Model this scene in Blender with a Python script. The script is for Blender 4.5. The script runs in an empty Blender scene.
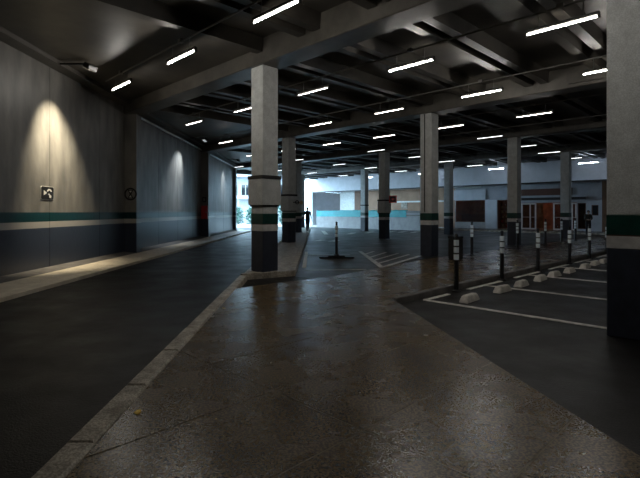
import bpy, bmesh, math, random
from mathutils import Vector, Matrix
random.seed(7)
S = bpy.context.scene
COL = S.collection
PI = math.pi

# ------------------------------------------------------------------ camera, world, exposure
F = 461.0; CX = 320.0; HY = 212.0; EYE = 1.5
cam_d = bpy.data.cameras.new('camera')
cam_d.sensor_width = 36.0
cam_d.lens = F / 640.0 * 36.0
cam_d.shift_y = -(239.0 - HY) / 640.0
cam_d.clip_start = 0.05; cam_d.clip_end = 400
cam = bpy.data.objects.new('camera', cam_d); COL.objects.link(cam)
cam.location = (0, 0, EYE); cam.rotation_euler = (PI / 2, 0, 0)
S.camera = cam

world = bpy.data.worlds.new('overcast_sky'); S.world = world
world.use_nodes = True
wb = world.node_tree.nodes['Background']
wb.inputs['Color'].default_value = (0.52, 0.79, 1.0, 1)
wb.inputs['Strength'].default_value = 11.0

vs = S.view_settings
vs.view_transform = 'Standard'; vs.look = 'None'; vs.gamma = 1.0
vs.exposure = 0.3; vs.use_curve_mapping = False

TUBE = 150.0            # brightness of the fluorescent tubes

# ------------------------------------------------------------------ geometry of the place
TH = math.radians(45.1156)
U = Vector((-math.sin(TH), math.cos(TH), 0)); V = Vector((math.cos(TH), math.sin(TH), 0))
O = Vector((4.171, 6.030, 0)); DU = 7.85; DV = 7.69
RZ = math.atan2(-U.y, -U.x)          # frame whose x runs along -U and y along V
U0 = O.dot(U); V0 = O.dot(V)
ZA = -0.12                            # asphalt level, walkway is 0
Z_SOFFIT = 5.1; Z_RIB = 5.36; Z_SLAB = 5.75
WALLX = -7.2

def grid(a, b, z=0.0):
    p = O + U * (a * DU) + V * (b * DV); return Vector((p.x, p.y, z))
def uv(u, v, z=0.0):
    p = U * u + V * v; return Vector((p.x, p.y, z))
def gp(px, py, z=0.0):
    Y = F * (EYE - z) / (py - HY); return Vector(((px - CX) / F * Y, Y, z))
def s_at(px, v):                      # frame x (= -u) where the sight line of px meets depth v
    r = Vector(((px - CX) / F, 1, 0)); p = r * (v / r.dot(V)); return -p.dot(U)
def z_at(px, py, v):
    r = Vector(((px - CX) / F, 1, 0)); Y = v / r.dot(V); return EYE + (HY - py) / F * Y

# ------------------------------------------------------------------ materials
MATS = {}
def mat(name, col, rough=0.6, col2=None, scale=4.0, bump=0.0, bscale=60.0, spec=0.5, metal=0.0,
        speck=0.0, speck_scale=180.0, emit=None, estr=0.0, rvar=0.0, coat=0.0, stretch=None, detail=6.0):
    m = bpy.data.materials.new(name); m.use_nodes = True
    nt = m.node_tree; N = nt.nodes; L = nt.links
    b = N['Principled BSDF']
    b.inputs['Roughness'].default_value = rough
    b.inputs['Metallic'].default_value = metal
    b.inputs['Specular IOR Level'].default_value = spec
    b.inputs['Coat Weight'].default_value = coat
    tc = N.new('ShaderNodeNewGeometry')
    src = tc.outputs['Position']
    if stretch:
        mp = N.new('ShaderNodeVectorMath'); mp.operation = 'MULTIPLY'
        mp.inputs[1].default_value = stretch
        L.new(src, mp.inputs[0]); src = mp.outputs[0]
    n = N.new('ShaderNodeTexNoise'); n.inputs['Scale'].default_value = scale
    n.inputs['Detail'].default_value = detail; n.inputs['Roughness'].default_value = 0.62
    L.new(src, n.inputs['Vector'])
    r = N.new('ShaderNodeValToRGB')
    c2 = col2 or tuple(c * 0.8 for c in col)
    r.color_ramp.elements[0].position = 0.36; r.color_ramp.elements[0].color = (*c2, 1)
    r.color_ramp.elements[1].position = 0.66; r.color_ramp.elements[1].color = (*col, 1)
    L.new(n.outputs['Fac'], r.inputs['Fac'])
    out = r.outputs['Color']
    if speck > 0:
        n2 = N.new('ShaderNodeTexNoise'); n2.inputs['Scale'].default_value = speck_scale
        n2.inputs['Detail'].default_value = 2.0
        L.new(tc.outputs['Position'], n2.inputs['Vector'])
        r2 = N.new('ShaderNodeValToRGB')
        r2.color_ramp.elements[0].position = 0.41; r2.color_ramp.elements[0].color = (1 - speck,) * 3 + (1,)
        r2.color_ramp.elements[1].position = 0.60; r2.color_ramp.elements[1].color = (1 + speck,) * 3 + (1,)
        L.new(n2.outputs['Fac'], r2.inputs['Fac'])
        mx = N.new('ShaderNodeMix'); mx.data_type = 'RGBA'; mx.blend_type = 'MULTIPLY'
        mx.inputs[0].default_value = 1.0
        L.new(out, mx.inputs[6]); L.new(r2.outputs['Color'], mx.inputs[7]); out = mx.outputs[2]
    L.new(out, b.inputs['Base Color'])
    if rvar > 0:
        mr = N.new('ShaderNodeMapRange')
        mr.inputs['From Min'].default_value = 0.35; mr.inputs['From Max'].default_value = 0.65
        mr.inputs['To Min'].default_value = rough - rvar; mr.inputs['To Max'].default_value = rough + rvar
        L.new(n.outputs['Fac'], mr.inputs['Value']); L.new(mr.outputs['Result'], b.inputs['Roughness'])
    if bump > 0:
        n3 = N.new('ShaderNodeTexNoise'); n3.inputs['Scale'].default_value = bscale
        n3.inputs['Detail'].default_value = 3.0
        L.new(tc.outputs['Position'], n3.inputs['Vector'])
        bp = N.new('ShaderNodeBump'); bp.inputs['Strength'].default_value = bump
        bp.inputs['Distance'].default_value = 0.01
        L.new(n3.outputs['Fac'], bp.inputs['Height']); L.new(bp.outputs['Normal'], b.inputs['Normal'])
    if emit:
        b.inputs['Emission Color'].default_value = (*emit, 1)
        b.inputs['Emission Strength'].default_value = estr
    MATS[name] = m
    return m

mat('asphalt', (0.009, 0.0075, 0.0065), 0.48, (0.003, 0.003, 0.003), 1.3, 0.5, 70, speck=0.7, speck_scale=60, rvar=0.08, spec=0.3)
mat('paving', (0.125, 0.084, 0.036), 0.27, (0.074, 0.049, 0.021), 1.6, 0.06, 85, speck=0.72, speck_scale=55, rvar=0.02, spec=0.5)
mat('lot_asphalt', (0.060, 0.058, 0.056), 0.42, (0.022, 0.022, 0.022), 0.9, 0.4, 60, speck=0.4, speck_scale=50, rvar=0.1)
mat('joint', (0.30, 0.255, 0.18), 0.7, (0.16, 0.135, 0.095), 8)
mat('kerb', (0.50, 0.45, 0.37), 0.6, (0.22, 0.195, 0.155), 5, 0.5, 40, speck=0.3, speck_scale=60)
mat('ledge', (0.76, 0.68, 0.54), 0.5, (0.58, 0.51, 0.40), 3, 0.3, 40, speck=0.15)
mat('skirting', (0.16, 0.15, 0.14), 0.7, (0.09, 0.085, 0.08), 4, 0.3, 40)
mat('concrete', (0.30, 0.29, 0.27), 0.62, (0.20, 0.195, 0.185), 3, 0.2, 40, speck=0.12, speck_scale=120)
mat('column_concrete', (0.60, 0.62, 0.61), 0.5, (0.47, 0.485, 0.48), 5, 0.15, 60, speck=0.12, speck_scale=70)
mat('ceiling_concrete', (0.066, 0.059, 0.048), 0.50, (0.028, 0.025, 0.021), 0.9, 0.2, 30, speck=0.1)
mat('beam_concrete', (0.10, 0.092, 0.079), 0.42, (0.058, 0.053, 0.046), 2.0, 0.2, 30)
mat('green_paint', (0.004, 0.060, 0.046), 0.35, (0.003, 0.035, 0.028), 6, 0.1, 60)
mat('white_paint', (0.68, 0.67, 0.66), 0.45, (0.5, 0.49, 0.48), 6, 0.1, 60)
mat('navy_paint', (0.040, 0.048, 0.070), 0.36, (0.028, 0.033, 0.048), 5, 0.1, 60)
mat('brown_paint', (0.10, 0.05, 0.035), 0.5)
mat('black_trim', (0.006, 0.006, 0.006), 0.5)
mat('line_paint', (0.85, 0.83, 0.78), 0.6, (0.48, 0.46, 0.43), 7, 0.2, 60)
mat('stop_concrete', (0.66, 0.63, 0.57), 0.65, (0.46, 0.44, 0.40), 12, 0.4, 60)
mat('black_plastic', (0.010, 0.010, 0.011), 0.4)
mat('reflector', (0.88, 0.96, 1.0), 0.2, (0.82, 0.92, 0.97), 20)
mat('steel', (0.28, 0.28, 0.28), 0.35, metal=0.9)
mat('conduit_grey', (0.20, 0.195, 0.185), 0.45)
mat('pipe_white', (0.8, 0.8, 0.79), 0.35)
mat('housing', (0.07, 0.068, 0.063), 0.6)
mat('tube', (0.9, 0.9, 0.85), 0.4, emit=(1.0, 0.95, 0.87), estr=TUBE)
mat('tube_cool', (0.9, 0.9, 0.9), 0.4, emit=(0.74, 0.86, 1.0), estr=110.0)
mat('tube_dim', (0.75, 0.72, 0.70), 0.4, emit=(1.0, 0.94, 0.88), estr=14.0)
mat('tube_faint', (0.55, 0.57, 0.58), 0.4, emit=(0.92, 0.97, 1.0), estr=4.0)  # far lot tubes, lit faintly
mat('facade_white', (0.58, 0.60, 0.66), 0.6, (0.50, 0.52, 0.57), 1.5)
mat('facade_grey', (0.42, 0.42, 0.46), 0.6, (0.35, 0.35, 0.39), 1.5)
mat('facade_tan', (0.42, 0.26, 0.17), 0.7, (0.32, 0.20, 0.13), 1.2)
mat('timber', (0.16, 0.075, 0.035), 0.6, (0.08, 0.036, 0.018), 6, stretch=(4, 4, 0.6))
mat('dark_sign', (0.10, 0.030, 0.015), 0.5)
mat('white_frame', (0.66, 0.60, 0.56), 0.4)
mat('interior_red', (0.30, 0.10, 0.045), 0.6, (0.14, 0.045, 0.02), 2)
mat('interior_brown', (0.30, 0.15, 0.06), 0.6, (0.12, 0.055, 0.025), 1.6)
mat('turquoise', (0.03, 0.42, 0.46), 0.5, (0.02, 0.33, 0.37), 2)
mat('low_wall_white', (0.40, 0.40, 0.41), 0.6, (0.31, 0.31, 0.32), 2)
mat('garage_metal', (0.055, 0.055, 0.058), 0.5)
mat('red_paint', (0.60, 0.022, 0.022), 0.35)
mat('sign_black', (0.006, 0.006, 0.006), 0.45)
mat('sign_white', (0.55, 0.54, 0.50), 0.5)
mat('sign_tan', (0.50, 0.36, 0.20), 0.5)
mat('skin', (0.40, 0.24, 0.17), 0.5)
mat('cloth_dark', (0.022, 0.024, 0.032), 0.8)
mat('cloth_navy', (0.016, 0.020, 0.036), 0.8)
mat('cloth_brown', (0.040, 0.032, 0.022), 0.8, (0.012, 0.012, 0.010), 14)
mat('hair', (0.012, 0.009, 0.007), 0.6)
mat('leaf', (0.02, 0.13, 0.085), 0.5, (0.008, 0.05, 0.036), 6)
mat('bark', (0.05, 0.04, 0.03), 0.8)
mat('yellow_paper', (0.95, 0.66, 0.08), 0.5, (0.9, 0.55, 0.06))
mat('white_paper', (0.9, 0.88, 0.82), 0.6)
mat('dry_leaf', (0.55, 0.42, 0.2), 0.6)
mat('outside_wall', (0.40, 0.42, 0.44), 0.6)
mat('outside_pavement', (0.5, 0.5, 0.5), 0.7)

def glass_mat(name, tint, rough=0.05):
    m = bpy.data.materials.new(name); m.use_nodes = True
    nt = m.node_tree; N = nt.nodes; L = nt.links
    b = N['Principled BSDF']
    b.inputs['Base Color'].default_value = (*tint, 1); b.inputs['Roughness'].default_value = rough
    b.inputs['Alpha'].default_value = 0.35
    b.inputs['Specular IOR Level'].default_value = 0.6
    MATS[name] = m
glass_mat('glass', (0.02, 0.022, 0.025))
glass_mat('dark_glass', (0.015, 0.017, 0.02))
MATS['dark_glass'].node_tree.nodes['Principled BSDF'].inputs['Alpha'].default_value = 1.0

def wall_material():
    """left wall: bare concrete above, painted green / white / navy bands below, glossy where painted"""
    m = bpy.data.materials.new('wall_banded'); m.use_nodes = True
    nt = m.node_tree; N = nt.nodes; L = nt.links
    b = N['Principled BSDF']
    g = N.new('ShaderNodeNewGeometry')
    sep = N.new('ShaderNodeSeparateXYZ'); L.new(g.outputs['Position'], sep.inputs[0])
    n = N.new('ShaderNodeTexNoise'); n.inputs['Scale'].default_value = 1.1; n.inputs['Detail'].default_value = 8
    st = N.new('ShaderNodeVectorMath'); st.operation = 'MULTIPLY'; st.inputs[1].default_value = (1, 2.2, 0.7)
    L.new(g.outputs['Position'], st.inputs[0]); L.new(st.outputs[0], n.inputs['Vector'])
    r = N.new('ShaderNodeValToRGB')
    r.color_ramp.elements[0].position = 0.33; r.color_ramp.elements[0].color = (0.105, 0.101, 0.093, 1)
    r.color_ramp.elements[1].position = 0.68; r.color_ramp.elements[1].color = (0.205, 0.197, 0.178, 1)
    L.new(n.outputs['Fac'], r.inputs['Fac'])
    # bands by height
    mr = N.new('ShaderNodeMapRange'); mr.inputs['From Min'].default_value = 0; mr.inputs['From Max'].default_value = 2.0
    L.new(sep.outputs['Z'], mr.inputs['Value'])
    cr = N.new('ShaderNodeValToRGB'); cr.color_ramp.interpolation = 'CONSTANT'
    e = cr.color_ramp.elements
    e[0].position = 0.0; e[0].color = (0.030, 0.038, 0.058, 1)
    e[1].position = 1.08 / 2; e[1].color = (0.32, 0.31, 0.29, 1)
    x = e.new(1.25 / 2); x.color = (0.003, 0.030, 0.032, 1)
    x = e.new(1.49 / 2); x.color = (1, 1, 1, 1)
    L.new(mr.outputs['Result'], cr.inputs['Fac'])
    gt = N.new('ShaderNodeMath'); gt.operation = 'GREATER_THAN'; gt.inputs[1].default_value = 1.49
    L.new(sep.outputs['Z'], gt.inputs[0])
    mx = N.new('ShaderNodeMix'); mx.data_type = 'RGBA'
    L.new(gt.outputs[0], mx.inputs[0]); L.new(cr.outputs['Color'], mx.inputs[6]); L.new(r.outputs['Color'], mx.inputs[7])
    L.new(mx.outputs[2], b.inputs['Base Color'])
    rr = N.new('ShaderNodeMix'); rr.data_type = 'FLOAT'
    L.new(gt.outputs[0], rr.inputs[0]); rr.inputs[2].default_value = 0.30; rr.inputs[3].default_value = 0.50
    L.new(rr.outputs[0], b.inputs['Roughness'])
    n3 = N.new('ShaderNodeTexNoise'); n3.inputs['Scale'].default_value = 9.0; n3.inputs['Detail'].default_value = 5
    L.new(g.outputs['Position'], n3.inputs['Vector'])
    bp = N.new('ShaderNodeBump'); bp.inputs['Strength'].default_value = 0.35; bp.inputs['Distance'].default_value = 0.01
    L.new(n3.outputs['Fac'], bp.inputs['Height']); L.new(bp.outputs['Normal'], b.inputs['Normal'])
    MATS['wall_banded'] = m
wall_material()

# ------------------------------------------------------------------ mesh helpers
class MB:
    def __init__(self): self.bm = bmesh.new()
    def box(self, x0, x1, y0, y1, z0, z1, bev=0.0):
        vs_ = [self.bm.verts.new(p) for p in ((x0, y0, z0), (x1, y0, z0), (x1, y1, z0), (x0, y1, z0),
                                             (x0, y0, z1), (x1, y0, z1), (x1, y1, z1), (x0, y1, z1))]
        fs = [self.bm.faces.new([vs_[i] for i in q]) for q in ((0, 3, 2, 1), (4, 5, 6, 7), (0, 1, 5, 4), (1, 2, 6, 5), (2, 3, 7, 6), (3, 0, 4, 7))]
        if bev > 0:
            es = list({e for f in fs for e in f.edges})
            bmesh.ops.bevel(self.bm, geom=es, offset=bev, segments=1, affect='EDGES', profile=0.5)
        return self
    def prism(self, pts, z0, z1):
        n = len(pts)
        lo = [self.bm.verts.new((p[0], p[1], z0)) for p in pts]
        hi = [self.bm.verts.new((p[0], p[1], z1)) for p in pts]
        self.bm.faces.new(hi); self.bm.faces.new(lo[::-1])
        for i in range(n):
            j = (i + 1) % n
            self.bm.faces.new((lo[i], lo[j], hi[j], hi[i]))
        return self
    def sweep(self, prof, y0, y1):       # profile in (x, z), swept along y
        a = [self.bm.verts.new((p[0], y0, p[1])) for p in prof]
        b = [self.bm.verts.new((p[0], y1, p[1])) for p in prof]
        n = len(prof)
        self.bm.faces.new(a); self.bm.faces.new(b[::-1])
        for i in range(n):
            j = (i + 1) % n
            self.bm.faces.new((a[j], a[i], b[i], b[j]))
        return self
    def cyl(self, p0, p1, r0, r1=None, seg=12):
        p0 = Vector(p0); p1 = Vector(p1); d = p1 - p0
        q = d.to_track_quat('Z', 'Y').to_matrix().to_4x4()
        m = Matrix.Translation((p0 + p1) / 2) @ q
        bmesh.ops.create_cone(self.bm, cap_ends=True, segments=seg, radius1=r0, radius2=r0 if r1 is None else r1,
                              depth=d.length, matrix=m)
        return self
    def lathe(self, prof, seg=16, c=(0, 0)):
        rings = []
        for r, z in prof:
            rings.append([self.bm.verts.new((c[0] + r * math.cos(2 * PI * i / seg), c[1] + r * math.sin(2 * PI * i / seg), z)) for i in range(seg)])
        for a, b in zip(rings, rings[1:]):
            for i in range(seg):
                j = (i + 1) % seg
                self.bm.faces.new((a[i], a[j], b[j], b[i]))
        self.bm.faces.new(rings[0][::-1]); self.bm.faces.new(rings[-1])
        return self
    def sphere(self, c, r, sx=1, sy=1, sz=1, seg=12):
        m = Matrix.Translation(c) @ Matrix.Diagonal((sx, sy, sz, 1))
        bmesh.ops.create_uvsphere(self.bm, u_segments=seg, v_segments=max(6, seg // 2), radius=r, matrix=m)
        return self
    def mesh(self, name, m, smooth=False):
        bmesh.ops.recalc_face_normals(self.bm, faces=self.bm.faces)
        me = bpy.data.meshes.new(name); self.bm.to_mesh(me); self.bm.free()
        me.materials.append(MATS[m] if isinstance(m, str) else m)
        if smooth:
            for p in me.polygons: p.use_smooth = True
            try: me.set_sharp_from_angle(angle=math.radians(40))
            except Exception: pass
        return me
    def build(self, name, m, parent=None, loc=(0, 0, 0), rz=0.0, smooth=False):
        return link(name, self.mesh(name, m, smooth), parent, loc, rz)

def link(name, me, parent=None, loc=(0, 0, 0), rz=0.0):
    o = bpy.data.objects.new(name, me); COL.objects.link(o)
    o.location = loc; o.rotation_euler = (0, 0, rz)
    if parent: o.parent = parent
    return o
def tag(o, label=None, cat=None, group=None, kind=None):
    if label: o['label'] = label
    if cat: o['category'] = cat
    if group: o['group'] = group
    if kind: o['kind'] = kind
    return o
def thing(name, label, cat, loc=(0, 0, 0), rz=0.0, group=None):
    o = bpy.data.objects.new(name, None); COL.objects.link(o)
    o.empty_display_size = 0.1
    o.location = loc; o.rotation_euler = (0, 0, rz)
    return tag(o, label, cat, group)
def copy_tree(o, parent=None):
    c = o.copy(); COL.objects.link(c)
    if parent: c.parent = parent
    for ch in list(o.children): copy_tree(ch, c)
    return c
def structure(o, label):
    return tag(o, label, None, None, 'structure')

# ------------------------------------------------------------------ floor and road
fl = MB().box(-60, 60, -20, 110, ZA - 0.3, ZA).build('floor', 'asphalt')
structure(fl, 'dark speckled asphalt of the road and the parking bays')

def quad_line(p0, p1, w, name='painted_line', m='line_paint', h=0.012):
    p0 = Vector(p0); p1 = Vector(p1); d = (p1 - p0).normalized(); n = Vector((-d.y, d.x, 0)) * w / 2
    pts = [p0 - n, p1 - n, p1 + n, p0 + n]
    return MB().prism([(p.x, p.y) for p in pts], ZA - 0.002, ZA + h).build(name, m, fl)

UK = 4.87                                                   # kerb line of the bays
for k in range(0, 10):
    v = 7.35 + 2.4 * k
    quad_line(uv(4.62, v), uv(-0.4, v), 0.085)              # lines between the bays
    b0 = v + 1.25
    quad_line(uv(4.6, v - (0.0 if k == 0 else 0.75)), uv(4.6, b0 - 0.40), 0.085)   # front line, broken at each bollard
GZ = ZA
def gl(a, b, w=0.09): quad_line(gp(a[0], a[1], GZ), gp(b[0], b[1], GZ), w)
gl((360, 251.5), (382, 267.5), 0.15); gl((382, 267.5), (420, 256), 0.13)
for a, b in (((366, 254), (374, 251.5)), ((370, 257.5), (386, 252.5)), ((374, 260.5), (398, 253.5)), ((378, 263.7), (409, 254.6))):
    gl(a, b, 0.09)
gl((305, 270.5), (366, 269.6), 0.08); gl((308, 255), (350, 255), 0.07)
gl((304, 268), (306.5, 252), 0.12)
for px, py in ((351, 233.6), (369, 232.5), (392, 231.6), (403, 231.8), (415, 232.2), (320, 240.5), (334, 241)):
    gl((px - 3.0, py + 0.6), (px + 3.0, py - 0.6), 0.35)
gl((323, 231), (326.5, 234.5), 0.3)
# flat dark strips on the far lot
for c, w in ((((309, 234.5), (342, 234)), 0.5), (((341, 248.3), (356, 248)), 0.25)):
    quad_line(gp(*c[0], GZ), gp(*c[1], GZ), w, 'dark_strip', 'black_trim', 0.004)

lot = [(-0.62, 11.5), (1.5, 10.6)] + [tuple(uv(a, b)[:2]) for a, b in ((7.4, 13.0), (7.4, 36.8))] + [tuple(uv(-s_at(316.5, 34.5), 36.8)[:2]), (-0.9, 44.0)]
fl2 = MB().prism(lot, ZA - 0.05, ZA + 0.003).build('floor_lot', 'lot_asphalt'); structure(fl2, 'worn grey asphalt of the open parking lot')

# ------------------------------------------------------------------ walkway of paving slabs
def kx(Y): return -1.645 - 0.0318 * (Y - 2.68)             # outer edge of the road kerb
KW = 0.20
near0 = gp(640, 455); corner = gp(390, 297)
d_ = (near0 - corner).normalized()
behind = corner + d_ * ((-6.0 - corner.y) / d_.y)
end_v = 33.0
far_l = gp(430, 258.5)
poly = [(kx(-6) + KW, -6.0), (kx(9.1) + KW, 9.05)]
for px, py in ((262, 284.8), (300, 280), (330, 276.4), (365, 270.4), (400, 263.6)):
    p = gp(px, py); poly.append((p.x, p.y))
p = uv(8.0, far_l.dot(V)); poly.append((p.x, p.y))
p = uv(8.0, end_v); poly.append((p.x, p.y))
p = uv(UK, end_v); poly.append((p.x, p.y))
poly += [(corner.x, corner.y), (behind.x, behind.y)]
wk = MB().prism(poly, ZA, -0.0062).build('floor_walkway', 'joint')
structure(wk, 'raised brown walkway of large wet concrete slabs')
bm = bmesh.new(); bm.faces.new([bm.verts.new((x, y, 0)) for x, y in poly])
def cut(co, no):
    bmesh.ops.bisect_plane(bm, geom=bm.verts[:] + bm.edges[:] + bm.faces[:], plane_co=co, plane_no=no, dist=1e-4)
for i in range(-6, 7): cut(uv(3.0 + 0.97 * i, 0), U)
for i in range(-3, 13): cut(uv(0, 2.46 + 2.65 * i), V)
bmesh.ops.dissolve_degenerate(bm, dist=1e-3, edges=bm.edges)
polys = [[v.co.copy() for v in f.verts] for f in bm.faces if f.calc_area() > 0.02]
bm.free()
def inset2d(P, t):
    P = [Vector((q.x, q.y)) for q in P]
    if sum(a.x * b.y - b.x * a.y for a, b in zip(P, P[1:] + P[:1])) < 0: P.reverse()
    out = []; n = len(P)
    for i in range(n):
        e0 = (P[i] - P[i - 1]); e1 = (P[(i + 1) % n] - P[i])
        if e0.length < 1e-6 or e1.length < 1e-6: continue
        n0 = Vector((-e0.y, e0.x)).normalized(); n1 = Vector((-e1.y, e1.x)).normalized()
        d = n0 + n1
        k = max(0.25, 1 + n0.dot(n1))
        out.append(P[i] + d * (t / k))
    return [(q.x, q.y) for q in out]
for P in polys:
    pts = inset2d(P, 0.008)
    MB().prism(pts, -0.006, random.uniform(-0.003, 0.0)).build('paving_slab', 'paving', wk)

# kerb stones along the road edge of the walkway
def kerb_run(name, label, line, w, z0, z1, step, m='kerb', y0=0, y1=1, gap=0.004):
    root = structure(thing(name, None, None), label)
    y = y0
    while y < y1 - 0.05:
        e = min(y + step, y1)
        xa, xb = line(y + gap), line(e - gap)
        j = random.uniform(-0.006, 0.006)
        b = MB(); b.prism([(xa + j, y + gap), (xa + w + j, y + gap), (xb + w + j, e - gap), (xb + j, e - gap)], z0, z1 + random.uniform(-0.004, 0.004))
        top = [ed for ed in b.bm.edges if all(v.co.z > (z0 + z1) / 2 for v in ed.verts)]
        bmesh.ops.bevel(b.bm, geom=top, offset=0.018, segments=1, affect='EDGES')
        b.build('kerb_stone', m, root)
        y = e
    return root
kerb_run('trim_1', 'worn pale kerb stones between the road and the walkway', kx, KW - 0.012, ZA, 0.006, 1.0, y0=-6.0, y1=10.9)

# kerb stones along the bays (face towards the bays)
def kerb_line(root, p0, p1, w, z0, z1, step, m='kerb', gap=0.006, bev=0.015):
    p0 = Vector((p0[0], p0[1], 0)); p1 = Vector((p1[0], p1[1], 0)); d = p1 - p0; L_ = d.length; d.normalize()
    n = Vector((-d.y, d.x, 0)) * w
    t = 0
    while t < L_ - 0.05:
        e = min(t + step, L_)
        a = p0 + d * (t + gap); b_ = p0 + d * (e - gap)
        b = MB(); b.prism([(q.x, q.y) for q in (a, b_, b_ + n, a + n)], z0, z1 + random.uniform(-0.004, 0.003))
        top = [ed for ed in b.bm.edges if all(v.co.z > (z0 + z1) / 2 for v in ed.verts)]
        bmesh.ops.bevel(b.bm, geom=top, offset=bev, segments=1, affect='EDGES')
        b.build('kerb_stone', m, root)
        t = e
k2 = structure(thing('trim_2', None, None), 'dark kerb of the walkway along the parking bays')
kerb_line(k2, uv(UK - 0.13, corner.dot(V) + 0.02), uv(UK - 0.13, end_v), 0.12, ZA, 0.0, 1.2, 'skirting')

# island with kerb under the pillar row
isl = [(-1.84, 10.95), (-0.63, 11.66), (-0.85, 44.0), (-2.35, 44.0)]
ir = structure(thing('trim_3', None, None), 'kerbed island between the road and the parking lot')
MB().prism([(isl[0][0] + 0.15, isl[0][1] + 0.25), (isl[1][0] - 0.17, isl[1][1] + 0.13), (isl[2][0] - 0.17, 43.8), (isl[3][0] + 0.17, 43.8)], ZA, 0.015).build('island_paving', 'kerb', ir)
kerb_line(ir, isl[0], isl[1], 0.16, ZA, 0.035, 0.72, 'kerb')
kerb_line(ir, isl[1], isl[2], 0.17, ZA, 0.035, 1.5, 'kerb')
kerb_line(ir, isl[3], (isl[0][0], isl[0][1] + 0.17), 0.17, ZA, 0.035, 1.5, 'kerb')

# ------------------------------------------------------------------ left wall with panels, pilasters, ledge, edge beam
wl = structure(thing('wall_left', None, None), 'long concrete wall with painted bands beside the road')
pw = 2.765
y = 10.9 - 8.5 * pw
PIL = [16.98, 27.95, 38.3]
cuts = []
yy = y
while yy < 39.0:
    cuts.append(yy); yy += pw
for i, y0 in enumerate(cuts):
    y1 = min(y0 + pw, 38.9)
    if y1 - y0 < 0.3: continue
    b = MB().box(WALLX - 0.25, WALLX, y0 + 0.006, y1 - 0.006, ZA, 5.75, 0.008)
    b.build('wall_panel', 'wall_banded', wl)
MB().box(WALLX - 0.35, WALLX - 0.25, cuts[0], 38.9, ZA, 5.75).build('wall_core', 'concrete', wl)
for y0 in PIL:
    x1 = -6.76 if y0 < 38 else -7.0
    pr = MB().box(WALLX - 0.01, x1, y0, y0 + 0.48, 0.0, Z_SOFFIT + 0.02, 0.012).build('pilaster', 'wall_banded', wl)
# ledge of stones and sloping skirting
lr = structure(thing('baseboard_left', None, None), 'pale stone ledge along the foot of the left wall')
y = -6.0
while y < 38.5:
    e = y + 1.6
    b = MB().sweep([(-5.72, ZA), (-5.70, -0.035), (-5.76, -0.028), (-5.98, -0.026), (-5.99, -0.034), (-6.01, -0.034), (-6.02, -0.024), (-6.78, -0.012), (-6.78, ZA)][::-1], y + 0.004, e - 0.004)
    b.build('ledge_stone', 'ledge', lr)
    y = e
MB().sweep([(-6.775, ZA), (-6.775, -0.008), (-7.10, 0.03), (WALLX, 0.05), (WALLX, ZA)][::-1], -6, 38.5).build('sloped_skirting', 'skirting', lr)
MB().sweep([(WALLX - 0.02, 5.36), (-6.82, 5.36), (-6.82, Z_SLAB), (WALLX - 0.02, Z_SLAB)][::-1], -6, 38.5).build('edge_beam', 'beam_concrete', wl)

# other walls that close the garage behind the camera and to the right
SR = 14.0
wb_ = MB().box(2.9, SR, -14.3, -14, ZA, Z_SLAB).build('wall_back', 'concrete', None, (0, 0, 0), RZ); structure(wb_, 'plain concrete wall at the back of the garage')
wr_ = MB().box(SR, SR + 0.3, -14.3, 50, ZA, Z_SLAB).build('wall_right', 'concrete', None, (0, 0, 0), RZ); structure(wr_, 'plain concrete wall beyond the parking bays')

# ------------------------------------------------------------------ ceiling: slab, beams, ribbed panels
A_END = 4.75                                               # the roof stops here, sky beyond
FV = 38.0                                                  # face of the shop fascia
s_end = -(U0 + A_END * DU)
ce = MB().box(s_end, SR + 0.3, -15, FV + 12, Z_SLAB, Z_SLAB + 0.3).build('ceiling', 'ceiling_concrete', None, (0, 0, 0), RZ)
structure(ce, 'dark concrete ceiling of ribbed panels on deep beams')
BW = 0.65
for b in range(-2, 5):
    v = V0 + b * DV
    # stop each beam at the left wall
    u1 = U0 + A_END * DU
    t_wall = (WALLX - 0.1 - (V * v).x) / U.x
    u1 = min(u1, t_wall - 0.3)
    if b == 4: continue
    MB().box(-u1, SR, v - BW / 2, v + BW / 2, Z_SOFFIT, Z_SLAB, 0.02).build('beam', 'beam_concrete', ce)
# edge beam that ends the roof
MB().box(s_end, s_end + 0.45, V0 + 2 * DV - 1.5, FV - 0.05, Z_RIB - 0.05, Z_SLAB).build('beam', 'beam_concrete', ce)
PWD = DU / 4
mbp = MB()
hw = PWD / 2 - 0.008
L0, L1 = BW / 2 + 0.01, DV - BW / 2 - 0.01
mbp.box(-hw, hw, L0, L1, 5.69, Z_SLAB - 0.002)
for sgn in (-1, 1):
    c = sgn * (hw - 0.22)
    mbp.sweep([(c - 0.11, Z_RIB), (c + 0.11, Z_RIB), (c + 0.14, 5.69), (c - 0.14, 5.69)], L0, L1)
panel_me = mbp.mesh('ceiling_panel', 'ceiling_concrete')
for b in range(-2, 4):
    for k in range(-6, 20):
        u = U0 + DU + (k + 0.5) * PWD                       # panel centre
        if u + PWD / 2 > U0 + A_END * DU: continue
        if k >= 4 * (b + 1): continue
        ok = False; xs = []
        for vv in (L0, (L0 + L1) / 2, L1):
            p = uv(u, V0 + b * DV + vv); xs.append(p.x)
            if p.y > 6 and abs(p.x / p.y) < 0.85: ok = True
        if not ok or max(xs) < WALLX + 0.4: continue
        o = link('ceiling_panel', panel_me, ce, (-u, V0 + b * DV, 0), 0)

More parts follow.
